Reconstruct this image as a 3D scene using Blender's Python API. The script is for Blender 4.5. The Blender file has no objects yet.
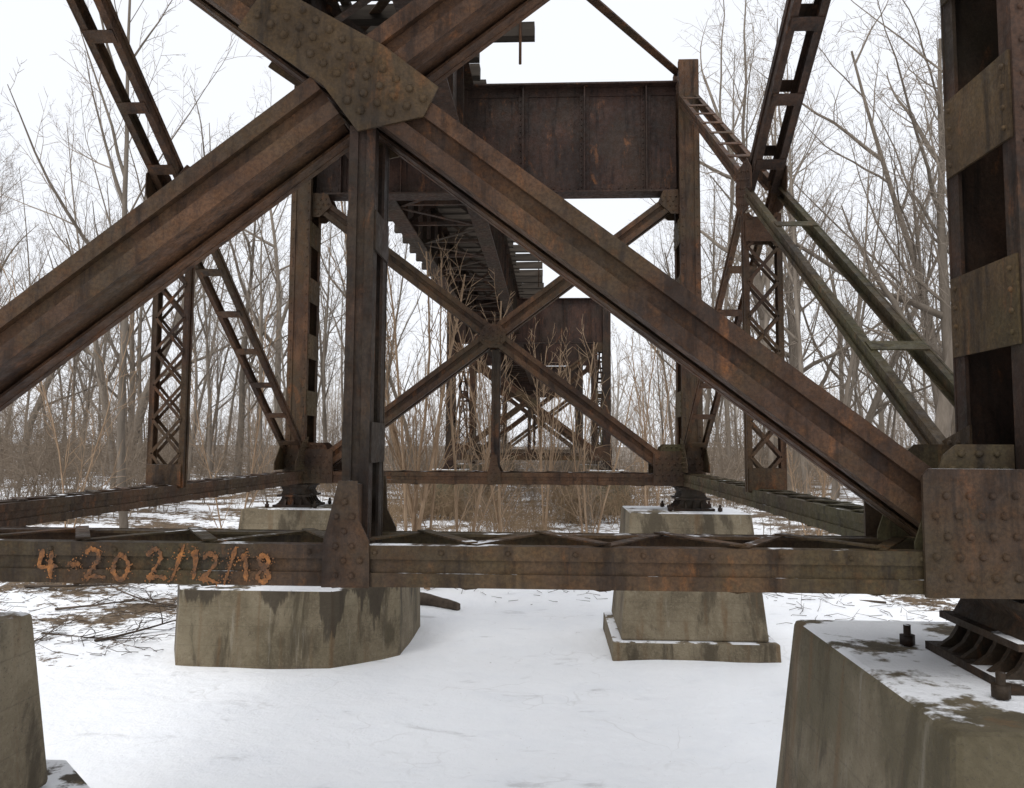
import bpy, math, random
import numpy as np
from mathutils import Vector, Matrix, noise
scene=bpy.context.scene
scene.view_settings.view_transform='Standard'
scene.view_settings.look='None'
scene.view_settings.exposure=0
EYE=3.25
rng=random.Random(7)
COL=scene.collection

# ------------------------------------------------------------ materials
def newmat(name):
    m=bpy.data.materials.new(name); m.use_nodes=True
    nt=m.node_tree
    return m,nt,nt.nodes['Principled BSDF']
def nd(nt,t,**k):
    n=nt.nodes.new(t)
    for a,b in k.items(): setattr(n,a,b)
    return n
def noise_n(nt,vec,scale,detail=6,rough=.6,dist=0):
    n=nd(nt,'ShaderNodeTexNoise'); n.inputs['Scale'].default_value=scale
    n.inputs['Detail'].default_value=detail; n.inputs['Roughness'].default_value=rough
    n.inputs['Distortion'].default_value=dist
    nt.links.new(vec,n.inputs['Vector']); return n.outputs['Fac']
def ramp(nt,fac,stops):
    r=nd(nt,'ShaderNodeValToRGB'); nt.links.new(fac,r.inputs['Fac'])
    e=r.color_ramp.elements
    while len(e)<len(stops): e.new(0.5)
    for i,(p,c) in enumerate(stops):
        e[i].position=p; e[i].color=(*c,1) if len(c)==3 else c
    return r.outputs['Color']
def mixc(nt,fac,a,b,mode='MIX'):
    m=nd(nt,'ShaderNodeMix',data_type='RGBA',blend_type=mode)
    for s,v in ((m.inputs[0],fac),(m.inputs[6],a),(m.inputs[7],b)):
        if isinstance(v,(int,float)): s.default_value=v
        elif isinstance(v,tuple): s.default_value=(*v,1)
        else: nt.links.new(v,s)
    return m.outputs[2]
def mth(nt,op,a,b=0.0,c=None,clamp=False):
    m=nd(nt,'ShaderNodeMath',operation=op); m.use_clamp=clamp
    for i,v in enumerate((a,b,c)):
        if v is None: continue
        if isinstance(v,(int,float)): m.inputs[i].default_value=v
        else: nt.links.new(v,m.inputs[i])
    return m.outputs[0]
def mapr(nt,v,a,b,c=0,d=1,smooth=True):
    m=nd(nt,'ShaderNodeMapRange'); m.clamp=True
    if smooth: m.interpolation_type='SMOOTHSTEP'
    nt.links.new(v,m.inputs[0])
    for i,x in enumerate((a,b,c,d)): m.inputs[i+1].default_value=x
    return m.outputs[0]
def mapping(nt,vec,scale):
    m=nd(nt,'ShaderNodeMapping'); m.inputs['Scale'].default_value=scale
    nt.links.new(vec,m.inputs['Vector']); return m.outputs[0]
def bump(nt,h,strength,dist,bs):
    b=nd(nt,'ShaderNodeBump'); b.inputs['Strength'].default_value=strength
    b.inputs['Distance'].default_value=dist
    nt.links.new(h,b.inputs['Height']); nt.links.new(b.outputs[0],bs.inputs['Normal'])
def snow_top(nt,vec,base,thr=.5,sc=2.5,lo=.93):
    g=nd(nt,'ShaderNodeNewGeometry'); s=nd(nt,'ShaderNodeSeparateXYZ')
    nt.links.new(g.outputs['True Normal'],s.inputs[0])
    up=mapr(nt,s.outputs[2],lo,lo+.05)
    n=noise_n(nt,g.outputs['Position'],sc,6,.65)
    m=mth(nt,'MULTIPLY',up,mapr(nt,n,thr-.03,thr+.03))
    return mixc(nt,m,base,(.84,.85,.87))
def rust(name,dark,mid,light,thr=.6,moss=None,orange=(.21,.08,.026),mossamt=.6):
    m,nt,bs=newmat(name)
    g=nd(nt,'ShaderNodeNewGeometry'); v=g.outputs['Position']
    n1=noise_n(nt,v,1.1,8,.68,.5)
    c=ramp(nt,n1,[(.36,dark),(.5,mid),(.66,light)])
    n4=noise_n(nt,v,.8,5,.6,.3)
    c=mixc(nt,mapr(nt,n4,.44,.60,0,mossamt),c,moss or (.063,.044,.021))
    n3=noise_n(nt,v,13,5,.7)
    c=mixc(nt,mapr(nt,n3,.54,.74,0,.5),c,light)
    n6=noise_n(nt,mapping(nt,v,(3,3,1.2)),1.7,7,.7,.4)
    c=mixc(nt,mapr(nt,n6,.56,.74,0,.8),c,orange)
    n2=noise_n(nt,mapping(nt,v,(7,7,.9)),1.5,7,.68,.3)
    c=mixc(nt,mapr(nt,n2,.48,.67,0,.72),c,tuple(x*.4 for x in dark))
    n5=noise_n(nt,v,55,3,.7)
    c=mixc(nt,mapr(nt,n5,.35,.65,.0,.45),c,tuple(x*.45 for x in dark))
    c=snow_top(nt,v,c,thr)
    nt.links.new(c,bs.inputs['Base Color'])
    nt.links.new(mapr(nt,n3,.3,.7,.5,.88),bs.inputs['Roughness'])
    bs.inputs['Specular IOR Level'].default_value=.28
    bump(nt,mth(nt,'ADD',noise_n(nt,v,30,6,.7),mth(nt,'MULTIPLY',noise_n(nt,v,6,3,.5),.8)),.5,.012,bs)
    return m
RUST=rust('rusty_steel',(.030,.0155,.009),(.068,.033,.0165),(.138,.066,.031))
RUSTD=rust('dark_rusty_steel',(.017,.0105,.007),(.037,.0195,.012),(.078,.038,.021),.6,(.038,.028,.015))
RUSTP=rust('foot_plate_steel',(.027,.015,.009),(.058,.031,.0165),(.11,.056,.028),.6,(.055,.041,.02),(.16,.065,.024))
RUSTL=rust('weathered_plate_steel',(.034,.021,.0105),(.072,.044,.020),(.12,.074,.034),.6,(.074,.056,.023),(.19,.08,.028),.6)
RUSTM=rust('mossy_rusty_steel',(.034,.022,.012),(.07,.047,.023),(.12,.08,.04),.64,(.078,.073,.032),(.16,.08,.03),.7)
RUSTS=rust('streaked_strut_steel',(.032,.018,.010),(.068,.038,.019),(.135,.072,.034),.6,(.066,.054,.023),(.24,.095,.028),.6)
RUSTG=rust('girder_plate_steel',(.023,.0125,.009),(.045,.022,.015),(.08,.039,.025),.6,(.034,.024,.016))

def concrete(name,tone=1.0,damp=None,moss=0.0):
    m,nt,bs=newmat(name)
    g=nd(nt,'ShaderNodeNewGeometry'); v=g.outputs['Position']
    s=nd(nt,'ShaderNodeSeparateXYZ'); nt.links.new(v,s.inputs[0])
    n1=noise_n(nt,v,1.2,8,.68,.5)
    T=lambda *c: tuple(x*tone for x in c)
    c=ramp(nt,n1,[(.3,T(.10,.077,.046)),(.48,T(.19,.15,.094)),(.7,T(.29,.24,.16))])
    n3=noise_n(nt,v,24,6,.72)
    c=mixc(nt,mapr(nt,n3,.45,.7,0,.5),c,T(.31,.262,.18))
    w=mth(nt,'FRACT',mth(nt,'MULTIPLY',s.outputs[2],3.6))
    c=mixc(nt,mapr(nt,w,.0,.05,.35,0),c,(.06,.045,.03))
    n2=noise_n(nt,mapping(nt,v,(2.4,2.4,.6)),1.1,8,.66,.5)
    c=mixc(nt,mapr(nt,n2,.49,.62,0,.8),c,(.05,.037,.021))
    if moss:
        nm=noise_n(nt,v,1.0,7,.65,.4)
        c=mixc(nt,mapr(nt,nm,.40,.58,0,moss),c,(.075,.061,.029))
    n2b=noise_n(nt,mapping(nt,v,(5,5,.35)),1.1,4,.6)
    c=mixc(nt,mapr(nt,n2b,.54,.70,0,.6),c,(.13,.072,.03))
    n2c=noise_n(nt,mapping(nt,v,(6,6,.5)),1.3,5,.6)
    c=mixc(nt,mapr(nt,n2c,.6,.72,0,.4),c,T(.38,.34,.27))
    c=mixc(nt,mapr(nt,noise_n(nt,v,60,3,.6),.58,.7,0,.6),c,(.05,.04,.03))
    if damp:
        nn=noise_n(nt,mapping(nt,v,(1.5,1.5,.25)),1.5,6,.6,.3)
        q=mth(nt,'ADD',s.outputs[2],mth(nt,'MULTIPLY',mth(nt,'SUBTRACT',nn,.5),3.4))
        c=mixc(nt,mapr(nt,q,damp-.06,damp+.06,0,.8),c,(.036,.026,.016))
    c=snow_top(nt,v,c,.45,1.6,.88)
    nt.links.new(c,bs.inputs['Base Color']); bs.inputs['Roughness'].default_value=.9
    bump(nt,mth(nt,'ADD',n3,mth(nt,'MULTIPLY',noise_n(nt,v,5,5,.6),2.0)),.7,.025,bs)
    return m
CONC=concrete('stained_concrete',.88)
CONCB=concrete('damp_concrete',.88,.90,.25)
CONCM=concrete('mossy_concrete',.74,None,.6)
def simple(name,a,b,scale,stretch=(1,1,1),bmp=.3,rough=.9,var=.5):
    m,nt,bs=newmat(name)
    tc=nd(nt,'ShaderNodeTexCoord'); v=mapping(nt,tc.outputs['Object'],stretch)
    n=noise_n(nt,v,scale,4 if bmp else 2,.65)
    oi=nd(nt,'ShaderNodeObjectInfo')
    c=ramp(nt,n,[(.3,a),(.7,b)])
    c=mixc(nt,mapr(nt,oi.outputs['Random'],0,1,0,var),c,tuple(x*.6 for x in a))
    nt.links.new(c,bs.inputs['Base Color']); bs.inputs['Roughness'].default_value=rough
    bs.inputs['Specular IOR Level'].default_value=.2
    if bmp: bump(nt,n,bmp,.02,bs)
    return m
BARK=simple('tree_bark',(.14,.115,.09),(.28,.235,.19),5,(1,1,.2))
TWIG=simple('bare_twigs',(.24,.195,.155),(.34,.285,.23),2,bmp=0,var=.4)
HAZEW=simple('haze_tinted_twigs',(.38,.335,.29),(.47,.425,.375),1,bmp=0)  # aerial haze painted in: twig colour made paler for the far woods
BRUSH=simple('brush_stems',(.19,.145,.105),(.34,.275,.21),1.5,bmp=0)
DRY=simple('dry_weed_stems',(.14,.09,.052),(.31,.225,.14),.8,bmp=0)
SAPM=simple('sapling_stems',(.24,.16,.10),(.38,.27,.175),3,bmp=0,var=.15)
WOOD=simple('old_timber',(.03,.024,.019),(.085,.069,.054),3,(.3,4,4),.5)
DEADW=simple('dead_wood',(.045,.034,.027),(.14,.105,.078),5)
def spray():
    m,nt,bs=newmat('orange_spray_paint')
    g=nd(nt,'ShaderNodeNewGeometry'); v=g.outputs['Position']
    n=noise_n(nt,v,12,9,.82)
    c=ramp(nt,n,[(.42,(.07,.036,.018)),(.54,(.21,.085,.026)),(.68,(.46,.18,.04))])
    nt.links.new(c,bs.inputs['Base Color']); bs.inputs['Roughness'].default_value=.85
    return m
SPRAY=spray()
def ground_mat():
    m,nt,bs=newmat('snowy_ground')
    g=nd(nt,'ShaderNodeNewGeometry'); v=g.outputs['Position']
    s=nd(nt,'ShaderNodeSeparateXYZ'); nt.links.new(v,s.inputs[0])
    X,Y=s.outputs[0],s.outputs[1]
    wob=mth(nt,'MULTIPLY',mth(nt,'SUBTRACT',noise_n(nt,v,.35,4,.5),.5),5.0)
    Yw=mth(nt,'ADD',Y,wob)
    r1=mapr(nt,Yw,16,28)
    r2=mth(nt,'MULTIPLY',mapr(nt,mth(nt,'ADD',X,wob),-5.2,-7.5),mapr(nt,Y,9.5,14))
    r3=mth(nt,'MULTIPLY',mapr(nt,mth(nt,'ADD',X,wob),5.5,8),mapr(nt,Y,9,14))
    reg=mth(nt,'MAXIMUM',mth(nt,'MULTIPLY',mth(nt,'MAXIMUM',r2,r3),.9),mth(nt,'MULTIPLY',r1,.85))
    far=mapr(nt,Y,40,80)
    a=noise_n(nt,v,.55,8,.62,.3); b=noise_n(nt,v,5,8,.75)
    val=mth(nt,'ADD',mth(nt,'MULTIPLY',a,.55),mth(nt,'MULTIPLY',b,.45))
    val=mth(nt,'ADD',val,mth(nt,'MULTIPLY',reg,.18))
    val=mth(nt,'ADD',val,mth(nt,'MULTIPLY',far,.08))
    litter=mapr(nt,val,.645,.69)
    lc=ramp(nt,noise_n(nt,v,9,6,.75),[(.3,(.05,.037,.026)),(.55,(.15,.105,.065)),(.8,(.30,.23,.155))])
    sn=ramp(nt,noise_n(nt,v,1.1,8,.6,.3),[(.25,(.89,.91,.94)),(.5,(.94,.955,.975)),(.8,(.955,.965,.98))])
    pt=mapr(nt,noise_n(nt,mapping(nt,v,(1.0,2.2,1)),.9,6,.6,.5),.60,.72,0,.5)
    sn=mixc(nt,pt,sn,(.48,.48,.48))
    sp=mapr(nt,noise_n(nt,v,22,3,.6),.69,.75,0,.5)
    sn=mixc(nt,sp,sn,(.42,.38,.33))
    vo=nd(nt,'ShaderNodeTexVoronoi',feature='DISTANCE_TO_EDGE'); vo.inputs['Scale'].default_value=.8
    dv=nd(nt,'ShaderNodeVectorMath',operation='ADD')
    nn=nd(nt,'ShaderNodeTexNoise'); nn.inputs['Scale'].default_value=1.5; nt.links.new(v,nn.inputs['Vector'])
    nt.links.new(v,dv.inputs[0]); nt.links.new(nn.outputs['Color'],dv.inputs[1]); nt.links.new(dv.outputs[0],vo.inputs['Vector'])
    cr=mth(nt,'MULTIPLY',mapr(nt,vo.outputs['Distance'],.0,.018,.3,0),mapr(nt,noise_n(nt,v,.6,3),.48,.62))
    sn=mixc(nt,cr,sn,(.6,.59,.58))
    c=mixc(nt,litter,sn,lc)
    nt.links.new(c,bs.inputs['Base Color']); bs.inputs['Roughness'].default_value=.85
    bs.inputs['Specular IOR Level'].default_value=.25
    bump(nt,mth(nt,'ADD',noise_n(nt,v,2.2,8,.6),mth(nt,'MULTIPLY',b,.5)),.6,.1,bs)
    return m
GROUND=ground_mat()

# ------------------------------------------------------------ mesh builder
class MB:
    def __init__(s): s.v=[];s.f=[];s.sm=[];s.m2=[]
    def obox(s,p0,p1,u,w,u0,u1,w0,w1):
        p0=Vector(p0);p1=Vector(p1);u=Vector(u);w=Vector(w);b=len(s.v)
        for p in (p0,p1):
            for a,c in ((u0,w0),(u1,w0),(u1,w1),(u0,w1)):
                s.v.append(tuple(p+u*a+w*c))
        fs=[(0,3,2,1),(4,5,6,7),(0,1,5,4),(1,2,6,5),(2,3,7,6),(3,0,4,7)]
        d=(p1-p0)
        if u.cross(w).dot(d)*(u1-u0)*(w1-w0)<0: fs=[tuple(reversed(f)) for f in fs]
        s.f+=[tuple(b+i for i in f) for f in fs]; s.sm+=[False]*6
    def box(s,x0,x1,y0,y1,z0,z1):
        s.obox((x0,0,0),(x1,0,0),(0,1,0),(0,0,1),y0,y1,z0,z1)
    def prism(s,pts,off):
        b=len(s.v);n=len(pts);off=Vector(off)
        P=[Vector(p) for p in pts]
        nn=sum(((P[i]-P[0]).cross(P[(i+1)%n]-P[0]) for i in range(n)),Vector())
        if nn.dot(off)>0: P=P[::-1]
        s.v+=[tuple(p) for p in P]+[tuple(p+off) for p in P]
        s.f.append(tuple(range(b,b+n))); s.f.append(tuple(range(b+2*n-1,b+n-1,-1)))
        for i in range(n):
            j=(i+1)%n; s.f.append((b+i,b+n+i,b+n+j,b+j))
        s.sm+=[False]*(n+2)
    def rivet(s,p,n,r=.019):
        p=Vector(p);n=Vector(n).normalized()
        a=n.orthogonal().normalized();c=n.cross(a);b=len(s.v);k=8
        for rr,h in ((1,0),(.85,.6),(.4,.88)):
            for i in range(k):
                t=2*math.pi*i/k; s.v.append(tuple(p+(a*math.cos(t)+c*math.sin(t))*r*rr+n*r*h))
        for q in range(2):
            for i in range(k):
                j=(i+1)%k; s.f.append((b+q*k+i,b+q*k+j,b+(q+1)*k+j,b+(q+1)*k+i))
        s.f.append(tuple(b+2*k+i for i in range(k))); s.sm+=[True]*(2*k+1)
    def tube(s,p0,p1,r0,r1,k=8,cap=True):
        p0=Vector(p0);p1=Vector(p1);n=(p1-p0).normalized();a=n.orthogonal().normalized();c=n.cross(a);b=len(s.v)
        for p,r in ((p0,r0),(p1,r1)):
            for i in range(k):
                t=2*math.pi*i/k; s.v.append(tuple(p+(a*math.cos(t)+c*math.sin(t))*r))
        for i in range(k):
            j=(i+1)%k; s.f.append((b+i,b+j,b+k+j,b+k+i)); s.sm.append(True)
        if cap:
            s.f.append(tuple(b+k+i for i in range(k))); s.f.append(tuple(b+k-1-i for i in range(k))); s.sm+=[False]*2
    def obj(s,name,mat,parent=None,loc=None,mat2=None):
        me=bpy.data.meshes.new(name); me.from_pydata(s.v,[],s.f)
        me.polygons.foreach_set('use_smooth',s.sm); me.materials.append(mat)
        if mat2:
            me.materials.append(mat2)
            for a,b in s.m2:
                for i in range(a,b): me.polygons[i].material_index=1
        me.update()
        o=bpy.data.objects.new(name,me); COL.objects.link(o)
        if parent: o.parent=parent
        if loc: o.location=loc
        return o
def empty(name,loc,label,cat,group=None,kind=None):
    e=bpy.data.objects.new(name,None); e.location=loc; e.empty_display_size=.3; COL.objects.link(e)
    tag(e,label,cat,group,kind); return e
def tag(o,label,cat,group=None,kind=None):
    if label: o['label']=label
    if cat: o['category']=cat
    if group: o['group']=group
    if kind: o['kind']=kind
X=Vector((1,0,0));Y=Vector((0,1,0));Z=Vector((0,0,1))

# ------------------------------------------------------------ trestle tower (local frame)
LX=3.31; HL=.165; HD=.31; DY=9.56
ZS0=EYE-.66; ZS1=EYE-.475
ZXB=EYE-.53; ZXT=EYE+4.22; ZXC=(ZXB+ZXT)/2
ZG0=EYE+4.33; ZG1=EYE+6.2; ZTOP=EYE+6.55
PT=EYE-1.07

def inpoly(x,y,P):
    c=False;n=len(P)
    for i in range(n):
        x1,y1=P[i];x2,y2=P[(i+1)%n]
        if (y1>y)!=(y2>y) and x<(x2-x1)*(y-y1)/(y2-y1)+x1: c=not c
    return c
def edge_d(x,y,P):
    d=9
    for i in range(len(P)):
        a=Vector((P[i][0],P[i][1],0));b=Vector((P[(i+1)%len(P)][0],P[(i+1)%len(P)][1],0));p=Vector((x,y,0))
        t=max(0,min(1,(p-a).dot(b-a)/(b-a).length_squared)); d=min(d,(a+(b-a)*t-p).length)
    return d
def gusset(mat,par,P,org,ax,ay,nrm,th,sp=.095,ang=0,r=.019,mrg=.035):
    mb=MB()
    org=Vector(org);ax=Vector(ax);ay=Vector(ay);nrm=Vector(nrm)
    mb.prism([org+ax*a+ay*b for a,b in P],nrm*th)
    ca,sa=math.cos(ang),math.sin(ang)
    for i in range(-14,15):
        for j in range(-14,15):
            u=i*sp+(sp/2 if j%2 else 0);w=j*sp*.9
            x=u*ca-w*sa;y=u*sa+w*ca
            if inpoly(x,y,P) and edge_d(x,y,P)>mrg:
                mb.rivet(org+ax*x+ay*y+nrm*th,nrm,r*rng.uniform(.9,1.08))
    return mb.obj('gusset_plate',mat,par)

def make_leg(sx,yb,parent):
    mb=MB(); xi=-HL*sx; xo=HL*sx
    cx=LX*sx
    z0=ZS0-.03
    for sy in (-1,1):
        mb.box(cx-HL,cx+HL,*sorted((yb+sy*HD,yb+sy*(HD-.022))),z0,ZTOP)
        for a,b in ((-HL-.004,-HL+.085),(HL-.085,HL+.004)):
            mb.box(cx+a,cx+b,*sorted((yb+sy*(HD+.001),yb+sy*(HD+.016))),z0,ZTOP-.02)
        for q in (-1,1):
            xa=cx+q*HL
            mb.box(*sorted((xa,xa-q*.018)),*sorted((yb+sy*(HD-.023),yb+sy*(HD-.10))),z0+.01,ZTOP-.01)
    mb.box(*sorted((cx+xo+.002*sx,cx+xo-.012*sx)),yb-HD+.09,yb+HD-.09,z0+.02,ZTOP-.03)
    f=cx+xi
    zz=EYE+.47
    n0=len(mb.f)
    while zz<ZG0-.3:
        mb.box(*sorted((f-.014*sx,f-.001*sx)),yb-HD+.006,yb+HD-.006,zz,zz+.42)
        for dz in (.06,.16,.26,.36):
            for dy in (-HD+.055,HD-.055):
                mb.rivet((f-.014*sx,yb+dy,zz+dz),(-sx,0,0),.015)
        zz+=.97
    mb.m2.append((n0,len(mb.f)))
    for k in range(int((ZG0-ZS1)/.16)):
        for a in (-HL+.04,HL-.04):
            mb.rivet((cx+a,yb-HD-.016,ZS1+.45+k*.16),(0,-1,0),.014)
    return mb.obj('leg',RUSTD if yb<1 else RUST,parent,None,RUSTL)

def two_channel(mb,p0,p1,off,half_off,w,t=.014,fl=.07,bat=.0,batw=.16,lace=False,cover=False,batside=(-1,1),ot=.014,ew=.075):
    p0=Vector(p0);p1=Vector(p1);d=(p1-p0).normalized();off=Vector(off);n=d.cross(off).normalized()
    for s in (-1,1):
        mb.obox(p0,p1,off,n,*sorted((s*half_off,s*(half_off-t))),-w/2,w/2)
        for q in (-1,1):
            i0=s*(half_off-t-.0005); i1=s*(half_off-t-fl)
            mb.obox(p0,p1,off,n,*sorted((i0,i1)),*sorted((q*w/2,q*(w/2-t))))
            mb.obox(p0+d*.003,p1-d*.003,off,n,*sorted((s*(half_off+.0005),s*(half_off+ot))),*sorted((q*(w/2+.003),q*(w/2-min(ew,w*.33)))))
    L=(p1-p0).length
    if cover:
        for q in (-1,1):
            mb.obox(p0+d*.01,p1-d*.01,off,n,-half_off+.03,half_off-.03,*sorted((q*(w/2-.05),q*(w/2-.036))))
    if bat:
        k=max(1,int(L/bat))
        for i in range(k):
            c=p0+d*(L*(i+.5)/k)
            for q in batside:
                mb.obox(c-d*batw/2,c+d*batw/2,off,n,-half_off+.004,half_off-.004,*sorted((q*(w/2+.001),q*(w/2+.011))))
    if lace:
        per=lace;k=max(1,int(L/per))
        for i in range(k):
            a=p0+d*(L*i/k);m=p0+d*(L*(i+.5)/k);b=p0+d*(L*(i+1)/k)
            for q in (-1,1):
                for e0,e1,ss,lift in ((a,m,1,0),(m,b,-1,.009)):
                    A=e0-off*half_off*ss*.86;B=e1+off*half_off*ss*.86
                    dd=(B-A).normalized();nn=n;uu=dd.cross(nn).normalized()
                    mb.obox(A,B,uu,nn,-.032,.032,*sorted((q*(w/2+.001+lift),q*(w/2+.009+lift))))

def make_tower(loc):
    T=empty('trestle_tower',loc,'tall rusty riveted steel railroad trestle tower standing on concrete piers','trestle tower','trestle towers carrying the track')
    for yb in (0,DY):
        for sx in (-1,1):
            make_leg(sx,yb,T)
            P=[(-.65,.0),(.2,.0),(.2,.53),(.17,.57),(-.62,.57),(-.65,.54)]
            P=[(a*sx,b) for a,b in P]
            for sy in (-1,1):
                gusset(RUSTP,T,P,(LX*sx,yb+sy*(HD+.018),ZS0-.01),X,Z,(0,sy,0),.02,.1,r=.019)
            P2=[(-.03,.0),(.62,.0),(.62,.12),(.30,.46),(-.03,.55)]
            s2=1 if yb<1 else -1
            for q in (-1,1):
                gusset(RUSTL,T,[(a*s2,b) for a,b in P2],(LX*sx+q*(HL+.003),yb+s2*(HD-.12),ZS0+.22),Y,Z,(q,0,0),.012,.085,r=.017)
            make_shoe(sx,yb,T)
        mb=MB()
        zc=(ZS0+ZS1)/2
        two_channel(mb,(-LX+HL+.02,yb,zc),(LX-HL-.02,yb,zc),Y,HD-.012,ZS1-ZS0,fl=.075,lace=.62)
        xs=-LX+.7
        while xs<LX-.6:
            mb.rivet((xs,yb-HD-.003,ZS1-.03),(0,-1,0),.013); xs+=.31
        st=mb.obj('bottom_strut',RUSTS if yb<1 else RUST,T)
        if yb==0: strut0=st
        hb=.16; w=.235
        xa=LX-HL-.01
        kw=dict(cover=True,ot=.045,ew=.078)
        mb=MB()
        pA0=Vector((-xa,yb,ZXT));pA1=Vector((xa,yb,ZXB))
        two_channel(mb,pA0,pA1,Y,hb,w,**kw)
        mb.obj('diagonal_brace',RUST,T)
        pB0=Vector((-xa,yb,ZXB));pB1=Vector((xa,yb,ZXT));dB=(pB1-pB0).normalized();cB=(pB0+pB1)/2
        for a,b in ((pB0,cB-dB*.17),(cB+dB*.17,pB1)):
            mb=MB(); two_channel(mb,a,b,Y,hb,w,**kw); mb.obj('diagonal_brace',RUST,T)
        dA=(pA0-pA1).normalized()
        if yb==0:
            P=[(.36,-.06),(.29,-.21),(-.04,-.28),(-.22,-.04),(-.66,.27),(-.51,.50),(.08,.16)]
            mt=RUSTL
        else:
            P=[(.22,-.08),(.11,-.2),(-.11,-.2),(-.22,-.08),(-.22,.08),(-.11,.2),(.11,.2),(.22,.08)]
            mt=RUST
        ang=math.atan2(dA.z,dA.x)
        for sy in (-1,1):
            gusset(mt,T,P,(cB.x+(.075 if yb==0 else 0),yb+sy*(hb+.047),cB.z-.02),X,Z,(0,sy,0),.014,.086,ang,.022)
        mb=MB()
        two_channel(mb,(.05,yb,ZXC-.25),(.045,yb,ZS1-.05),Y,hb,.125,bat=.9,batw=.2)
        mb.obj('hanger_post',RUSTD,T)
        P=[(-.065,-.19),(.16,-.19),(.155,.02),(.105,.12),(.095,.3),(.005,.3),(-.06,.02)]
        for sy in (-1,1):
            gusset(RUSTP,T,P,(.0,yb+sy*(HD+.004),ZS1),X,Z,(0,sy,0),.014,.075,0,.016,.026)
        mb=MB(); 
        for sy in (-1,1): mb.box(.015,.085,*sorted((yb+sy*(hb+.015),yb+sy*(HD+.003))),ZS1+.02,ZS1+.28)
        mb.box(.02,.06,yb-hb-.014,yb+hb+.014,ZS1+.06,ZS1+.2)
        mb.obj('hanger_packing',RUST,T)
        for sx in (-1,1):
            for sy in (-1,1):
                P=[(-.0,-.22),(-.12,-.22),(-.34,-.02),(-.26,.18),(0,.2)]
                gusset(RUST,T,[(a*sx,b) for a,b in P],(xa*sx,yb+sy*(hb+.047),ZXT-.1),X,Z,(0,sy,0),.012,.09,0,.018)
                P=[(0,.62),(-.26,.62),(-.32,.57),(-.46,.17),(-.46,.13),(0,.13)]
                gusset(RUSTM if sx>0 else RUST,T,[(a*sx,b) for a,b in P],(xa*sx,yb+sy*(hb+.047),ZXB-.08),X,Z,(0,sy,0),.012,.08,0,.018,.03)
        mb=MB()
        G=LX-HL-.01
        mb.box(-G,G,yb-.012,yb+.012,ZG0,ZG1)
        mb.box(-G,G,yb-.2,yb+.2,ZG1+.001,ZG1+.03)
        mb.box(-G,G,yb-.2,yb+.2,ZG0-.03,ZG0-.001)
        for sy in (-1,1):
            mb.box(-G,G,*sorted((yb+sy*.0125,yb+sy*.03)),ZG1-.15,ZG1-.001)
            mb.box(-G,G,*sorted((yb+sy*.0125,yb+sy*.03)),ZG0+.001,ZG0+.15)
            x=-G+.45
            while x<G-.2:
                mb.box(x-.08,x+.08,*sorted((yb+sy*.031,yb+sy*.045)),ZG0+.01,ZG1-.01)
                mb.box(x-.01,x+.01,*sorted((yb+sy*.046,yb+sy*.15)),ZG0+.01,ZG1-.01)
                if sy<0:
                    for k in range(16):
                        mb.rivet((x-.05,yb-.045,ZG0+.1+k*.11),(0,-1,0),.014)
                x+=1.06
            if sy<0:
                x=-G+.1
                while x<G:
                    mb.rivet((x,yb-.03,ZG1-.075),(0,-1,0),.014); mb.rivet((x,yb-.03,ZG0+.075),(0,-1,0),.014); x+=.14
        mb.obj('cross_girder',RUSTG,T)
    for sx in (-1,1):
        cx=LX*sx; y0=HD-.02; y1=DY-HD+.02
        mat=RUSTM if sx>0 else RUST
        mb=MB(); zc=(ZS0+ZS1)/2
        two_channel(mb,(cx,y0+.03,zc),(cx,y1-.03,zc),X,HL-.016,ZS1-ZS0,fl=.05,lace=.5)
        mb.obj('side_strut',mat,T)
        zb=EYE-.15; zt=EYE+5.85
        a0=Vector((cx,y0,zt));a1=Vector((cx,y1,zb)); b0=Vector((cx,y0,zb)); b1=Vector((cx,y1,zt))
        c=(b0+b1)/2; d=(b1-b0).normalized()
        da=(a1-a0).normalized()
        mb=MB(); two_channel(mb,a0,c-da*.02,X,HL-.016,.23 if sx>0 else .16,fl=.045,bat=.68,batw=.13,batside=(1,) if sx<0 else (-1,1)); mb.obj('side_brace',RUSTD if sx>0 else RUST,T)
        mb=MB(); two_channel(mb,c+da*.02,a1,X,HL,.135,fl=.03,bat=.7,batw=.12,batside=(1,)); mb.obj('side_brace',RUST,T)
        bb=b0+d*.1 if sx>0 else Vector((cx,y0+.1,EYE-.42))
        cc=c-d*.16; 
        mb=MB(); two_channel(mb,bb,cc,X,HL+.03 if sx>0 else HL-.05,.115,fl=.035,bat=2.1,batw=.12,batside=(-1,)); mb.obj('side_brace',mat,T)
        mb=MB(); two_channel(mb,c+d*.16,b1,X,HL-.016,.15,fl=.035,bat=.62,batw=.11,batside=(-1,)); mb.obj('side_brace',RUST,T)
        P=[(.36,-.1),(.18,-.28),(-.18,-.28),(-.36,-.1),(-.36,.12),(-.18,.28),(.18,.28),(.36,.12)]
        for q in (-1,1):
            gusset(RUST,T,P,(cx+q*(HL+.016),c.y,c.z),Y,Z,(q,0,0),.012,.1,.3,.017)
        mb=MB()
        p0=Vector((cx,c.y,c.z-.3)); p1=Vector((cx,c.y,ZS1-.03))
        two_channel(mb,p0,p1,X,HL+.03,.12,fl=.03)
        L=p0.z-p1.z; k=int(L/.62)
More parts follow.
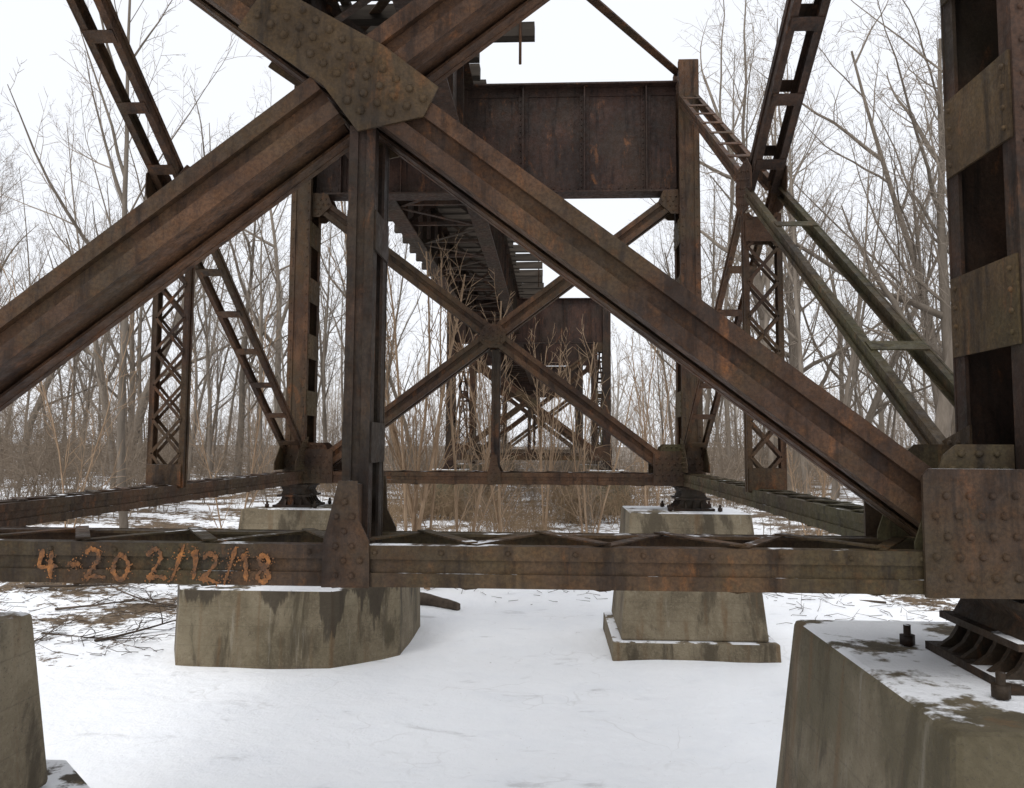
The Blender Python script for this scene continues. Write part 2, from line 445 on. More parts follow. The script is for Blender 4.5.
        for i in range(k):
            za=p1.z+L*i/k; zm=p1.z+L*(i+.5)/k; zb2=p1.z+L*(i+1)/k
            for q in (-1,1):
                for j,(s0,e0,s1,e1) in enumerate(((-1,za,1,zm),(1,zm,-1,zb2),(1,za,-1,zm),(-1,zm,1,zb2))):
                    yq=c.y+q*(.064 if j<2 else .072)
                    A=Vector((cx+s0*.165,yq,e0));B=Vector((cx+s1*.165,yq,e1));dd=(B-A).normalized()
                    mb.obox(A,B,dd.cross(Y).normalized(),Y,-.017,.017,-.003,.003)
        for zz in (p1.z+.14,p0.z-.2):
            for q in (-1,1):
                mb.box(cx-HL-.03,cx+HL+.03,*sorted((c.y+q*.077,c.y+q*.087)),zz-.12,zz+.12)
        mb.obj('laced_post',RUST,T)
    for s in (-1,1):
        mb=MB()
        zz=ZG1+.12+(.1 if s>0 else 0)
        p0=Vector((s*(LX-.1),DY,zz));p1=Vector((-s*(LX-.1),0,zz))
        d=(p1-p0).normalized();u=d.cross(Z).normalized()
        mb.obox(p0,p1,u,Z,-.07,.07,-.01,.01); mb.obox(p0,p1,u,Z,-.008,.008,.0105,.09)
        mb.obj('lateral_brace',RUST,T)
    return T,strut0

def make_shoe(sx,yb,parent):
    cx=LX*sx; mb=MB()
    zt=ZS0-.03; zb=PT+.012
    mb.box(cx-.24,cx+.24,yb-.36,yb+.36,zt-.035,zt-.001)
    z1=zt-.036; z2=zt-.17
    mb.prism([(cx-.22,yb-.32,z1),(cx+.22,yb-.32,z1),(cx+.18,yb-.32,(z1+z2)/2),(cx+.22,yb-.32,z2),(cx-.22,yb-.32,z2),(cx-.18,yb-.32,(z1+z2)/2)],(0,.64,0))
    mb.box(cx-.27,cx+.27,yb-.36,yb+.36,z2-.035,z2-.001)
    za=z2-.036; ze=zb+.03
    for k in range(6):
        y=yb-.31+k*.118
        L=[(cx-.2,za),(cx-.215,za-.3*(za-ze)),(cx-.245,za-.65*(za-ze)),(cx-.31,ze)]
        Rr=[(2*cx-a,b) for a,b in reversed(L)]
        mb.prism([(a,y,b) for a,b in L+Rr],(0,.032,0))
    for k in (-1,0,1):
        mb.prism([(cx+k*.13-.016,yb-.3,za-.001),(cx+k*.13-.016,yb+.31,za-.001),(cx+k*.13-.016,yb+.38,ze+.001),(cx+k*.13-.016,yb-.38,ze+.001)],(.032,0,0))
    mb.box(cx-.33,cx+.33,yb-.40,yb+.40,zb-.01,zb+.03)
    for a in (-1,1):
        for c in (-1,1):
            x,y=cx+a*.40,yb+c*.45
            mb.tube((x,y,zb-.03),(x,y,zb+.10),.02,.02)
            mb.tube((x,y,zb-.005),(x,y,zb+.05),.038,.038,6)
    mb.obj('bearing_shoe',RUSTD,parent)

CX=-1.0; Y1=4.04
T1,strut0=make_tower((CX,Y1,0))
towers=[T1]
kids=[o for o in bpy.data.objects if o.parent==T1]
for yy in (34.0,64.0):
    e=T1.copy(); e.location=(CX,yy,0); COL.objects.link(e); towers.append(e)
    for k in kids:
        c=k.copy(); c.parent=e; COL.objects.link(c)
T1['label']='rusty riveted steel trestle tower with orange graffiti on strut'

GL={'4':[[(.62,0),(.55,.5),(.6,1)],[(.25,.98),(.05,.38),(.85,.46)]],
    '-':[[(.05,.45),(.85,.52)]],
    '2':[[(.05,.78),(.25,1),(.6,.95),(.7,.7),(.35,.3),(.02,.02),(.4,.08),(.95,.0)]],
    '0':[[(.45,1),(.1,.75),(.05,.3),(.35,.0),(.72,.2),(.8,.65),(.45,1),(.3,.93)]],
    '/':[[(.75,1.05),(.1,-.05)]],
    '1':[[(.2,.75),(.45,1),(.4,.0)]],
    '8':[[(.6,.9),(.3,1),(.15,.75),(.5,.5),(.75,.25),(.45,0),(.12,.2),(.4,.5),(.68,.75),(.6,.9)]]}
def stroke_mesh(g,w,h,sw,seed):
    r=random.Random(seed); mb=MB()
    for pl in GL[g]:
        pts=[]
        for i in range(len(pl)-1):
            for j in range(6):
                t=j/6; a,b=pl[i],pl[i+1]; pts.append((a[0]+(b[0]-a[0])*t+r.uniform(-.04,.04),a[1]+(b[1]-a[1])*t+r.uniform(-.04,.04)))
        pts.append(pl[-1])
        for _ in range(3):
            pts=[pts[0]]+[((pts[i-1][0]+2*pts[i][0]+pts[i+1][0])/4,(pts[i-1][1]+2*pts[i][1]+pts[i+1][1])/4) for i in range(1,len(pts)-1)]+[pts[-1]]
        P=[Vector((x*w,y*h,0)) for x,y in pts]
        base=len(mb.v)
        for i,p in enumerate(P):
            d=(P[min(i+1,len(P)-1)]-P[max(i-1,0)]).normalized(); nn=Vector((-d.y,d.x,0))
            k=sw*(.45+1.0*r.random())*(.5 if i in (0,len(P)-1) else 1)
            o=.00004*i
            mb.v+=[tuple(p+nn*k+Z*o),tuple(p-nn*k+Z*o)]
        for i in range(len(P)-1):
            a=base+2*i; mb.f.append((a,a+1,a+3,a+2)); mb.sm.append(False)
    for _ in range(70):
        g0=r.choice(GL[g]); i=r.randrange(len(g0)-1); t=r.random()
        px=(g0[i][0]*(1-t)+g0[i+1][0]*t)*w+r.gauss(0,.014); py=(g0[i][1]*(1-t)+g0[i+1][1]*t)*h+r.gauss(0,.011)
        py=max(-.012,min(h+.01,py)); q=r.uniform(.0012,.0045); b=len(mb.v)
        for k in range(5):
            a=k*1.2566; mb.v.append((px+q*math.cos(a),py+q*math.sin(a),.002+_*.00003))
        mb.f.append(tuple(range(b,b+5))); mb.sm.append(False)
    return mb
gx=-1.44
for i,(s,wd,h,ad) in enumerate((('4',.12,.14,.145),('-',.07,.13,.085),('2',.11,.14,.125),('0',.10,.125,.165),('2',.10,.14,.105),('/',.09,.15,.08),('1',.08,.14,.06),('2',.10,.13,.105),('/',.08,.15,.08),('1',.07,.135,.06),('8',.10,.13,.1))):
    mb=stroke_mesh(s,wd,h,.010,i)
    o=mb.obj('graffiti',SPRAY,strut0)
    o.location=(gx,-HD-.0045-.0002*i,ZS0+.018+rng.uniform(-.006,.008)); o.rotation_euler=(math.pi/2,rng.uniform(-.12,.12),0)
    gx+=ad*1.04

# ------------------------------------------------------------ concrete piers
def frustum(mb,cx,cy,z0,z1,b,t,ch=0):
    def ring(hx,hy,z):
        if ch:
            c=ch*min(hx,hy)
            return [(cx-hx+c*.5,cy-hy,z),(cx+hx-c,cy-hy,z),(cx+hx,cy-hy+c,z),(cx+hx,cy+hy-c,z),(cx+hx-c,cy+hy,z),(cx-hx+c*.5,cy+hy,z),(cx-hx,cy+hy-c,z),(cx-hx,cy-hy+c,z)]
        return [(cx-hx,cy-hy,z),(cx+hx,cy-hy,z),(cx+hx,cy+hy,z),(cx-hx,cy+hy,z)]
    r0=ring(*b,z0);r1=ring(*t,z1);k=len(r0);s=len(mb.v)
    mb.v+=r0+r1
    for i in range(k):
        j=(i+1)%k; mb.f.append((s+i,s+j,s+k+j,s+k+i)); mb.sm.append(False)
    mb.f.append(tuple(s+k+i for i in range(k))); mb.f.append(tuple(s+k-1-i for i in range(k))); mb.sm+=[False,False]
def bev(o,w):
    m=o.modifiers.new('edge_wear','BEVEL'); m.width=w; m.segments=2
def pier(x,y,hx,hy,style,label,ob=(1.8,1.85),mat=None):
    mat=mat or CONC
    e=empty('concrete_pier',(x,y,0),label,'concrete pier','concrete piers under the trestle legs')
    if style=='oct':
        zt=EYE-2.17
        mb=MB(); frustum(mb,0,0,-.3,zt,ob,(ob[0]-.02,ob[1]-.04),.48); o=mb.obj('base',CONCB,e); bev(o,.02)
        mb=MB(); frustum(mb,0,0,zt+.01,PT,(hx+.1,hy+.1),(hx,hy)); o=mb.obj('pedestal',mat,e); bev(o,.035)
    else:
        mb=MB(); frustum(mb,0,0,-.3,.27,(hx+.32,hy+.4),(hx+.30,hy+.37)); o=mb.obj('base',mat,e); bev(o,.025)
        mb=MB(); frustum(mb,0,0,.271,PT,(hx+.17,hy+.26),(hx,hy)); o=mb.obj('pedestal',mat,e); bev(o,.035)
    return e
pier(2.46,4.15,.96,1.0,'sq','mossy weathered square concrete pier with patchy snow on top',mat=CONCM)
pier(2.18,13.55,.95,.75,'sq','tapered concrete pier on a stepped snow-dusted base')
pier(-4.15,4.05,.88,.95,'oct','concrete pier on a wide octagonal base',(1.55,1.5))
pier(-4.15,13.6,.9,.72,'oct','concrete pier on damp-stained wide octagonal base')
for yy in (34.0,43.56,64.0,73.56):
    for xx in (CX-LX,CX+LX):
        pier(xx,yy,.8,.8,'sq','distant weathered concrete pier in brown brush',mat=CONCM)

# ------------------------------------------------------------ deck
D=empty('bridge_deck',(-2.33,0,0),'old open railroad deck of dark timber ties on plate girders','bridge deck')
bents=[-14,4.04,13.6,34,43.56,64,73.56,98]
gxs=(.80,-.87)
Y0=-4
for i in range(len(bents)-1):
    ya,yb=bents[i]+(.21),bents[i+1]-.21
    if i==0: ya=Y0
    for g in gxs:
        mb=MB()
        mb.box(g-.01,g+.01,ya,yb,EYE+4.72,ZG1)
        mb.box(g-.17,g+.17,ya,yb,EYE+4.69,EYE+4.719)
        mb.box(g-.17,g+.17,ya,yb,ZG1+.001,ZG1+.028)
        for q in (-1,1):
            y=ya+.3
            while y<yb:
                mb.box(*sorted((g+q*.011,g+q*.11)),y-.01,y+.01,EYE+4.721,ZG1-.001); y+=1.3
        mb.obj('girder',RUSTD,D)
    mb=MB(); y=ya+.5; k=0
    while y<yb-1.6:
        zz=EYE+4.78
        s=1 if k%2 else -1
        p0=Vector((-.84*s,y,zz));p1=Vector((.78*s,y+1.5,zz));d=(p1-p0).normalized()
        mb.obox(p0,p1,d.cross(Z),Z,-.05,.05,0,.012)
        mb.obox((-.84,y-.1,zz+.02),(.78,y-.1,zz+.02),Y,Z,-.05,.05,0,.07)
        for a,b in ((zz+.1,ZG1-.1),(ZG1-.1,zz+.1)):
            if k%2==0: mb.obox((-.84,y-.1+(.02 if a<b else -.02),a),(.78,y-.1+(.02 if a<b else -.02),b),Y,Z,-.008,.008,-.05,.05)
        y+=1.5;k+=1
    mb.obj('lateral_bracing',RUSTD,D)
ztie=ZG1+.031
def tiemesh(x0,x1,seed):
    mb=MB(); r=random.Random(seed); n=5
    for i in range(n+1):
        x=x0+(x1-x0)*i/n
        dy=r.uniform(-.008,.008);dz=r.uniform(-.01,.006)
        mb.v+=[(x,-.1+dy,0),(x,.1+dy,0),(x,.1+dy+r.uniform(-.008,.008),.22+dz),(x,-.1+dy,.22+dz)]
    for i in range(n):
        a=i*4;c=a+4
        for p in range(4):
            q=(p+1)%4; mb.f.append((a+p,c+p,c+q,a+q)); mb.sm.append(False)
    mb.f.append((0,1,2,3)); mb.f.append(tuple(n*4+p for p in (3,2,1,0))); mb.sm+=[False]*2
    return mb
protos=[tiemesh(-1.45,1.08,1),tiemesh(-1.4,1.12,2),tiemesh(-1.5,1.1,3)]
longp=tiemesh(-2.3,2.02,4)
meshes=[]
for p in protos+[longp]:
    o=p.obj('tie',WOOD); meshes.append(o.data); bpy.data.objects.remove(o)
ys=[2.0+.62*i for i in range(94)]
for k,y in enumerate(ys):
    lng=(k%4==0) if k<18 else (k>=22 and k%2==0)
    me=meshes[3] if lng else meshes[k%3]
    if k in (27,45): continue
    o=bpy.data.objects.new('tie',me); COL.objects.link(o); o.parent=D
    o.location=(rng.uniform(-.05,.05),y+rng.uniform(-.03,.03),ztie); o.rotation_euler=(0,0,rng.uniform(-.02,.02))
st=MB()
for y in [ys[-1]+.62*(i+1) for i in range(55)]+[1.38-.62*i for i in range(8)]:
    st.box(-1.55,1.15,y-.1,y+.1,ztie,ztie+.22)
so=st.obj('ties_beyond',WOOD,D); so['kind']='stuff'
for g in (-.72,.72):
    mb=MB(); mb.box(g-.065,g+.065,Y0,97,ztie+.223,ztie+.235); mb.box(g-.01,g+.01,Y0,97,ztie+.236,ztie+.33); mb.box(g-.035,g+.035,Y0,97,ztie+.331,ztie+.37)
    mb.obj('rail',RUSTD,D)
mb=MB(); mb.box(-2.25,-2.05,Y0,95,ztie+.223,ztie+.27); mb.obj('walkway_plank',WOOD,D)
for y in (11.92,18.1,23.7,29.3):
    mb=MB(); mb.tube((1.84,y-.13,ztie-.45),(1.84,y-.13,ztie+1.25),.022,.02); mb.obj('railing_post',RUST,D)

# ------------------------------------------------------------ ground
def quads_mesh(name,V,F,mat,smooth=False):
    me=bpy.data.meshes.new(name); V=np.asarray(V,dtype=np.float32); F=np.asarray(F,dtype=np.int32)
    n=len(F);k=F.shape[1]
    me.vertices.add(len(V)); me.vertices.foreach_set('co',V.ravel())
    me.loops.add(n*k); me.loops.foreach_set('vertex_index',F.ravel())
    me.polygons.add(n); me.polygons.foreach_set('loop_start',np.arange(0,n*k,k,dtype=np.int32))
    me.polygons.foreach_set('loop_total',np.full(n,k,dtype=np.int32))
    me.polygons.foreach_set('use_smooth',np.full(n,smooth,dtype=bool))
    me.update(calc_edges=True); me.validate(); me.materials.append(mat); return me
def gz(x,y):
    z=.10*noise.noise(Vector((x*.22,y*.22,0)))+.035*noise.noise(Vector((x*1.1,y*1.1,3)))
    s=min(1,max(0,(abs(x+1)-6.5)/6)); 
    z+=s*(.35+.3*noise.noise(Vector((x*.12,y*.12,7))))*min(1,max(0,(y-10)/8))
    z+=.35*min(1,max(0,(y-17)/10))
    return z-.02
def axis(lo,hi,dense_lo,dense_hi,fine,grow=1.16):
    a=list(np.arange(dense_lo,dense_hi,fine)); s=fine;x=dense_hi
    while x<hi: a.append(x); s*=grow; x+=s
    a.append(hi); s=fine;x=dense_lo-fine
    while x>lo: a.insert(0,x); s*=grow; x-=s
    a.insert(0,lo); return a
xs=axis(-500,500,-14,12,.3); ysg=axis(-200,900,4,34,.35)
V=[(x,y,gz(x,y)) for y in ysg for x in xs]; nx=len(xs)
F=[(j*nx+i,j*nx+i+1,(j+1)*nx+i+1,(j+1)*nx+i) for j in range(len(ysg)-1) for i in range(nx-1)]
gme=quads_mesh('ground',V,F,GROUND,True)
go=bpy.data.objects.new('ground',gme); COL.objects.link(go); tag(go,'flat snow-covered ground with brown leaf litter patches','ground',None,'structure')

# ------------------------------------------------------------ trees
def tubes(segs,k=3):
    S=np.array([(*a,*b,r0,r1) for a,b,r0,r1 in segs],dtype=np.float64)
    P0=S[:,0:3];P1=S[:,3:6];R0=S[:,6:7];R1=S[:,7:8]
    d=P1-P0; d/=np.linalg.norm(d,axis=1,keepdims=True)+1e-9
    P1=P1+d*R1*.35
    ref=np.where(np.abs(d[:,2:3])>.9,np.array([[1.,0,0]]),np.array([[0,0,1.]]))
    u=np.cross(d,ref);u/=np.linalg.norm(u,axis=1,keepdims=True)+1e-9;w=np.cross(d,u)
    n=len(S);V=np.zeros((n,2*k,3))
    for i in range(k):
        t=2*math.pi*i/k; o=u*math.cos(t)+w*math.sin(t)
        V[:,i]=P0+o*R0;V[:,k+i]=P1+o*R1
    base=np.arange(n)[:,None]*2*k
    F=np.concatenate([np.concatenate([base+i,base+(i+1)%k,base+k+(i+1)%k,base+k+i],axis=1) for i in range(k)],axis=0)
    return V.reshape(-1,3),F
def rv(r): return Vector((r.uniform(-1,1),r.uniform(-1,1),r.uniform(-1,1)))
def branch(out,p,d,L,r,lev,P,rg):
    n=P['n'][lev];st=L/n;p=Vector(p);d=d.normalized()
    pts=[]
    for i in range(n):
        t0=i/n;t1=(i+1)/n
        d=(d+rv(rg)*P['wan'][lev]+Z*P['up'][lev]).normalized()
        q=p+d*st
        ra=r*(1-t0*P['tap'][lev]);rb=r*(1-t1*P['tap'][lev])
        out[lev].append((p.copy(),q.copy(),ra,rb)); pts.append((p.copy(),q.copy(),d.copy(),ra,t0)); p=q
    if lev>=P['max']: return
    c=P['ch'][lev];s=P['start'][lev]
    for j in range(c):
        t=s+(1-s)*(j+rg.random()*.9)/c; t=min(t,.985)
        i=min(n-1,int(t*n));a,b,dd,ra,_=pts[i];f=t*n-i
        pos=a.lerp(b,f); ang=math.radians(rg.uniform(*P['ang'][lev]))
        ax=dd.cross(rv(rg)).normalized(); nd_=(Matrix.Rotation(ang,3,ax)@dd)
        ll=L*P['len'][lev]*(1-.55*(t-s)/(1-s))*rg.uniform(.65,1.2)
        rr=max(P['rmin'],ra*P['rr'][lev]*rg.uniform(.7,1.1))
        if lev==0 and P.get('fork') and rg.random()<P['fork']: rr=ra*.75; ll*=1.25
        branch(out,pos,nd_,ll,rr,lev+1,P,rg)
def tree_variant(seed,H,r,P):
    rg=random.Random(seed); out=[[],[],[],[],[]]
    branch(out,Vector((0,0,-.15)),Vector((rg.uniform(-.1,.1),rg.uniform(-.1,.1),1)),H,r,0,P,rg)
    V0,F0=tubes(out[0],8);V1,F1=tubes(out[1],5)
    V=np.concatenate([V0,V1]);F=np.concatenate([F0,F1+len(V0)])
    trunk=quads_mesh('trunk',V,F,BARK,True)
    V2,F2=tubes(out[2]+out[3]+out[4],3)
    crown=quads_mesh('crown',V2,F2,TWIG,True)
    return trunk,crown
Pslim=dict(n=[12,7,4,2],wan=[.06,.13,.2,.25],up=[.04,.08,.05,.02],tap=[.88,.85,.8,.6],max=3,ch=[15,8,5],start=[.28,.2,.15],
           ang=[(18,42),(22,48),(25,60)],len=[.32,.40,.42],rr=[.38,.45,.6],rmin=.008,fork=.15)
Pwide=dict(n=[8,8,5,3],wan=[.1,.18,.28,.3],up=[.02,.07,.03,.0],tap=[.8,.85,.8,.6],max=3,ch=[12,11,7],start=[.22,.12,.1],
           ang=[(25,55),(30,60),(30,65)],len=[.56,.38,.40],rr=[.46,.43,.55],rmin=.009,fork=.25)
slim=[tree_variant(100+i,rng.uniform(18,25),rng.uniform(.11,.18),Pslim) for i in range(7)]
wide=[tree_variant(200+i,rng.uniform(19,23),rng.uniform(.25,.34),Pwide) for i in range(4)]
def put_tree(x,y,var,s,lab,grp='bare winter trees around the trestle'):
    e=empty('bare_tree',(x,y,gz(x,y)),lab,'tree',grp)
    e.rotation_euler=(0,0,rng.uniform(0,6.28)); e.scale=(s,s,s*rng.uniform(.9,1.12))
    for nm,me in (('trunk',var[0]),('crown',var[1])):
        o=bpy.data.objects.new(nm,me); COL.objects.link(o); o.parent=e
cnt=0;tries=0;placed=[]
SL='slender leafless grey-barked tree standing in snowy undergrowth'
WL='large leafless tree with wide spreading crooked limbs'
for x,y,s in ((14.3,31,1.05),(11.6,40,1.0),(18,36,1.05),(21,44,1.1),(-25,46,1.0),(-19,56,1.),(16,52,1.1)):
    put_tree(x,y,wide[cnt%4],s,WL); placed.append((x,y)); cnt+=1
while cnt<138 and tries<8000:
    tries+=1
    y=22.5+60*(rng.random()**.92); x=rng.uniform(-.84*y,.74*y)
    if abs(x+1.3)<6.6+ .06*y: continue
    if min([9]+[math.hypot(x-a,y-b) for a,b in placed])<1.8: continue
    if y<30 and abs(x)<11: continue
    placed.append((x,y))
    if y>46 and rng.random()<.2: put_tree(x,y,wide[rng.randrange(4)],rng.uniform(.7,1.0),WL)
    else: put_tree(x,y,slim[rng.randrange(7)],rng.uniform(.65,1.15),SL)
    cnt+=1

def scatter(name,variants,places,mat,label,cat):
    Vs=[];Fs=[];b=0
    for x,y,z,s,a,vi in places:
        V,F=variants[vi]; ca,sa=math.cos(a),math.sin(a)
        W=V*s; W=np.stack([W[:,0]*ca-W[:,1]*sa+x,W[:,0]*sa+W[:,1]*ca+y,W[:,2]+z],axis=1)
        Vs.append(W);Fs.append(F+b);b+=len(V)
    me=quads_mesh(name,np.concatenate(Vs),np.concatenate(Fs),mat)
    o=bpy.data.objects.new(name,me); COL.objects.link(o); tag(o,label,cat,None,'stuff'); return o
Pfar=dict(n=[6,4,3,2],wan=[.08,.15,.2,.2],up=[.03,.05,.03,0],tap=[.9,.85,.7,.5],max=2,ch=[15,8],start=[.15,.15],ang=[(25,55),(25,60)],len=[.34,.45],rr=[.4,.5],rmin=.02)
def stuffvar(seed,H,r,P,k=3):
    rg=random.Random(seed);out=[[],[],[],[],[]]
    branch(out,Vector((0,0,-.1)),Vector((rg.uniform(-.2,.2),rg.uniform(-.2,.2),1)),H,r,0,P,rg)
    return tubes(sum(out,[]),k)
fv=[stuffvar(300+i,rng.uniform(12,17),.16,Pfar) for i in range(6)]
pl=[]
for i in range(440):
    y=82+70*rng.random(); x=rng.uniform(-.9*y,.8*y)
    if abs(x+1.3)<4 and y<105: continue
    pl.append((x,y,0.3,rng.uniform(.6,1.1),rng.uniform(0,6.28),rng.randrange(6)))
scatter('distant_woods',fv,pl,HAZEW,'distant bare grey woodland behind the trestle','woodland')
Pbr=dict(n=[5,4,2],wan=[.2,.28,.3],up=[.0,.0,.0],tap=[.8,.7,.5],max=2,ch=[9,5],start=[.1,.15],ang=[(25,70),(25,70)],len=[.5,.45],rr=[.55,.6],rmin=.0075)
bv=[]
for i in range(8):
    Vs=[];Fs=[];b=0
    for j in range(4):
        V,F=stuffvar(400+i*7+j,rng.uniform(1.6,4.0),.018,Pbr)
        V=V+np.array([rng.uniform(-.5,.5),rng.uniform(-.5,.5),0]); Vs.append(V);Fs.append(F+b);b+=len(V)
    bv.append((np.concatenate(Vs),np.concatenate(Fs)))
pl=[]
i=0
while i<950:
    y=24+68*rng.random(); x=rng.uniform(-.86*y,.76*y); i+=1
    if noise.noise(Vector((x*.12,y*.12,21)))<-.12: continue
    s=rng.uniform(.6,1.5)
    if abs(x+1.)<5.8:
        if y<62: 
            if rng.random()<.25: continue
            s*=.6
        elif rng.random()<.2: continue
    pl.append((x,y,gz(x,y),s,rng.uniform(0,6.28),rng.randrange(8)))
for i in range(40):
    x=rng.uniform(-6,3.5); y=rng.uniform(36,62); pl.append((x,y,gz(x,y),rng.uniform(.8,1.3),rng.uniform(0,6.28),rng.randrange(8)))
scatter('understory_brush',bv,pl,BRUSH,'tangled leafless undergrowth below the trees','brush')
Pw=dict(n=[4,2],wan=[.34,.4],up=[0,0],tap=[.6,.5],max=1,ch=[7],start=[.2],ang=[(25,80)],len=[.5],rr=[.7],rmin=.006)
wv=[]
for i in range(6):
    Vs=[];Fs=[];b=0
    for j in range(10):
        V,F=stuffvar(600+i*17+j,rng.uniform(.35,1.15),.009,Pw)
        V=V+np.array([rng.uniform(-.6,.6),rng.uniform(-.6,.6),0]); Vs.append(V);Fs.append(F+b);b+=len(V)
    wv.append((np.concatenate(Vs),np.concatenate(Fs)))
pl=[]
for i in range(1000):
    y=18.5+34*rng.random(); x=rng.uniform(-.42*y,.36*y)
    nz=noise.noise(Vector((x*.33,y*.2,11)))
    if nz<(.08 if x<.2 else .24): continue
    if y<22 and rng.random()<.6: continue
    pl.append((x,y,gz(x,y),rng.uniform(.5,1.25),rng.uniform(0,6.28),rng.randrange(6)))
for cy in (33.2,42.9):
    for cxx in (-4.3,2.2):
        for i in range(30):
            pl.append((cxx+rng.uniform(-1.8,1.8),cy-1.6+rng.uniform(-1.5,.2),.3,rng.uniform(1.0,1.8),rng.uniform(0,6.28),rng.randrange(6)))
scatter('dry_weeds',wv,pl,DRY,'dry tan weeds and grass poking through snow','weeds')
segs=[]
for i in range(1600):
    side=rng.random()
    if side<.6: x=rng.uniform(-14,-6.0);y=rng.uniform(12,22)
    elif side<.8: x=rng.uniform(4.4,10);y=rng.uniform(15,24)
    else: x=rng.uniform(-6,5);y=rng.uniform(16.5,26)
    z=gz(x,y); a=rng.uniform(0,6.28);L=rng.uniform(.08,.4)
    p=Vector((x,y,z+.01)); d=Vector((math.cos(a),math.sin(a),rng.uniform(-.02,.3)))
    q=p+d*L; segs.append((p,q,.006,.005)); 
    if rng.random()<.6: segs.append((q,q+(d+rv(rng)*.7)*L*.7,.005,.003))
V,F=tubes(segs,3)
o=bpy.data.objects.new('twig_litter',quads_mesh('twig_litter',V,F,DEADW)); COL.objects.link(o); tag(o,'scattered dead twigs lying on the snow','twigs',None,'stuff')
Psap=dict(n=[10,6,3],wan=[.07,.12,.2],up=[.02,.06,.02],tap=[.62,.7,.6],max=2,ch=[12,5],start=[.15,.15],ang=[(12,36),(20,45)],len=[.36,.4],rr=[.5,.6],rmin=.0095)
def sapling(x,y,H,seed,n,lab,r=.026,spread=.04):
    e=empty('sapling',(x,y,gz(x,y)),lab,'sapling','thin saplings growing under the trestle')
    rg=random.Random(seed);o1=[];o2=[]
    for i in range(n):
        out=[[],[],[],[]]
        a=rg.uniform(0,6.28)
        branch(out,Vector((spread*math.cos(a),spread*math.sin(a),-.08)),Vector((rg.uniform(-.2,.2),rg.uniform(-.12,.12),1)),H*rg.uniform(.75,1),r*rg.uniform(.75,1.1),0,Psap,rg)
        o1+=out[0];o2+=out[1]+out[2]
    for nm,s in (('trunk',o1),('crown',o2)):
        V,F=tubes(s,6 if nm=='trunk' else 3)
        o=bpy.data.objects.new(nm,quads_mesh(nm,V,F,SAPM,True)); COL.objects.link(o); o.parent=e
sapling(-3.2,17.6,9.6,1,3,'tall thin multi-stemmed tan sapling beside the hanger post',.052)
sapling(-2.75,18.0,9.4,12,3,'tall thin multi-stemmed tan sapling beside the hanger post',.05)
sapling(-2.1,18.4,8.6,2,2,'thin bare sapling rising beneath the timber deck',.044)
sapling(.9,19.5,6.4,3,3,'short bare sapling in dry weeds',.034)
sapling(-1.1,19.5,7.0,4,3,'short bare sapling in dry weeds',.038)
sapling(-7.6,19,6.5,5,2,'thin bare sapling beside the octagonal pier')
sapling(-10.5,17,7.5,6,2,'thin bare sapling at the snowy wood edge')
sapling(6.4,20,5.5,7,3,'thin bare sapling beside the steel strut')
sapling(2.6,22,6.0,8,4,'short bare sapling in dry weeds',.032)
sapling(-.2,26,6.6,9,4,'thin bare sapling rising beneath the timber deck',.036)
Pfb=dict(n=[7,4,3],wan=[.14,.2,.25],up=[0,0,0],tap=[.75,.7,.5],max=2,ch=[7,3],start=[.2,.2],ang=[(25,55),(25,60)],len=[.4,.45],rr=[.5,.6],rmin=.006)
for i,(x,y,a,L,r) in enumerate(((-7.4,12.9,.9,2.2,.045),(-8.6,13.4,-.2,2.6,.04),(-9.4,15,.5,2.4,.05),(-7.0,15.5,2.6,2.4,.05),(-11,16.5,.1,3,.06),(5.2,18.5,.4,2.6,.05),(-8.3,12.4,1.6,1.4,.03),(6.9,17.2,2.4,2.2,.05),(-6.6,17.5,.2,2.4,.06))):
    rg=random.Random(50+i);out=[[],[],[]]
    branch(out,Vector((0,0,r*.8)),Vector((1,0,.04)),L,r,0,Pfb,rg)
    V,F=tubes(sum(out,[]),5); V[:,2]=np.maximum(V[:,2]*.45,-.02)
    o=bpy.data.objects.new('fallen_branch',quads_mesh('fallen_branch',V,F,DEADW,True)); COL.objects.link(o)
    o.location=(x,y,gz(x,y)+.01); o.rotation_euler=(0,0,a)
    tag(o,'dark dead branch lying on the snow','branch','fallen branches on the snow')
mb=MB(); n=9;k=9; r=random.Random(3)
for i in range(n):
    t=i/(n-1); x=-.6+1.2*t
    for j in range(k):
        a=2*math.pi*j/k; rr=(.13-.04*t)*(1+r.uniform(-.15,.15))*(.8 if i in (0,n-1) else 1)
        mb.v.append((x+r.uniform(-.02,.02),rr*math.cos(a)+.05*math.sin(t*3),rr*math.sin(a)+.1))
for i in range(n-1):
    for j in range(k):
        q=(j+1)%k; mb.f.append((i*k+j,i*k+q,(i+1)*k+q,(i+1)*k+j)); mb.sm.append(True)
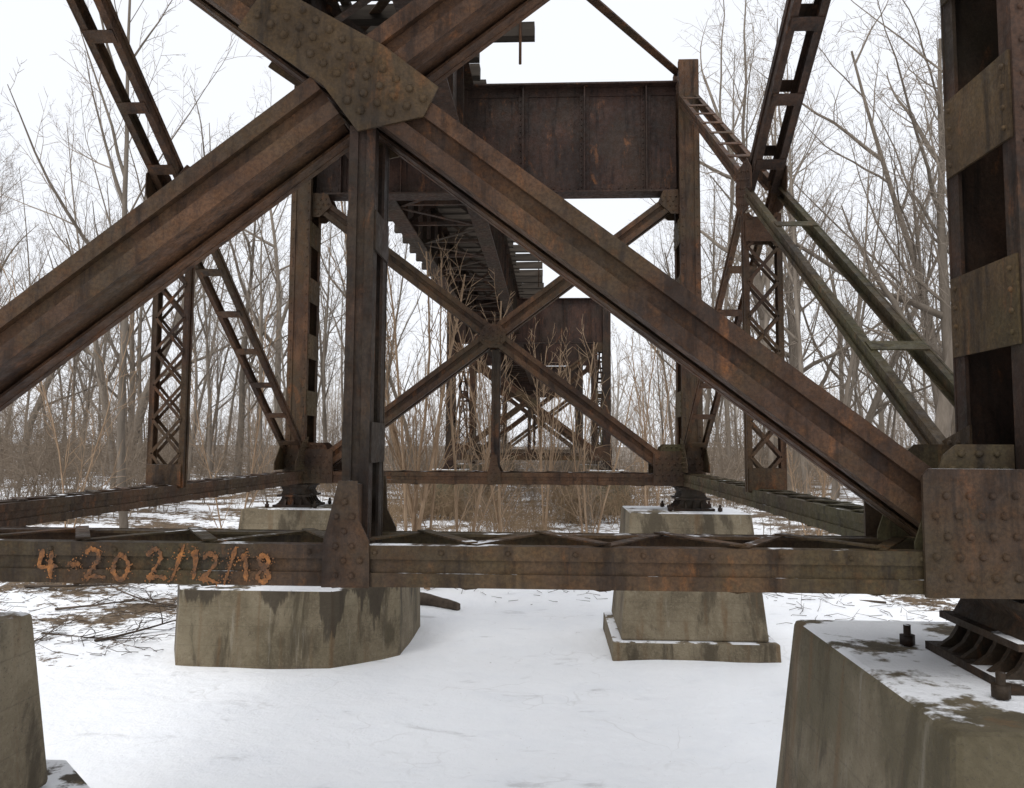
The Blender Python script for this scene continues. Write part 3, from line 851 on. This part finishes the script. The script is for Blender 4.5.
mb.f.append(tuple(range(k-1,-1,-1))); mb.f.append(tuple((n-1)*k+j for j in range(k))); mb.sm+=[False]*2
lo=mb.obj('fallen_log',DEADW,None,(-2.35,16.2,gz(-2.35,16.2)-.02)); lo.rotation_euler=(0,.05,-.5)
tag(lo,'short dark rotten log lying on the snow','log')

# ------------------------------------------------------------ light
w=bpy.data.worlds.new('World'); scene.world=w; w.use_nodes=True; nt=w.node_tree
nt.nodes.clear()
out=nt.nodes.new('ShaderNodeOutputWorld')
EL,AZ=math.radians(54),math.radians(205)
sky=nt.nodes.new('ShaderNodeTexSky'); sky.sky_type='NISHITA'; sky.sun_disc=False
sky.sun_elevation=EL; sky.sun_rotation=AZ; sky.dust_density=4
b1=nt.nodes.new('ShaderNodeBackground'); b1.inputs[1].default_value=.12; nt.links.new(sky.outputs[0],b1.inputs[0])
b2=nt.nodes.new('ShaderNodeBackground'); b2.inputs[0].default_value=(.92,.94,.985,1); b2.inputs[1].default_value=1.16
ms=nt.nodes.new('ShaderNodeMixShader'); ms.inputs[0].default_value=.9
nt.links.new(b1.outputs[0],ms.inputs[1]); nt.links.new(b2.outputs[0],ms.inputs[2]); nt.links.new(ms.outputs[0],out.inputs[0])
sl=bpy.data.lights.new('sun','SUN'); sl.energy=1.5; sl.angle=math.radians(40); sl.color=(1,.985,.96)
so=bpy.data.objects.new('sun',sl); COL.objects.link(so)
dirv=Vector((math.sin(AZ)*math.cos(EL),math.cos(AZ)*math.cos(EL),math.sin(EL)))
so.rotation_euler=dirv.to_track_quat('Z','Y').to_euler()

# ------------------------------------------------------------ camera
cd=bpy.data.cameras.new('Camera'); cam=bpy.data.objects.new('Camera',cd); COL.objects.link(cam)
cd.sensor_width=36; cd.lens=800/1024*36; cd.clip_start=.05; cd.clip_end=2000; cd.shift_y=-10/1024
M=Matrix.Translation((0,0,EYE))@Matrix.Rotation(math.radians(2.86),4,'Z')@Matrix.Rotation(math.radians(94.3),4,'X')@Matrix.Rotation(math.radians(.3),4,'Z')
cam.matrix_world=M
scene.camera=cam
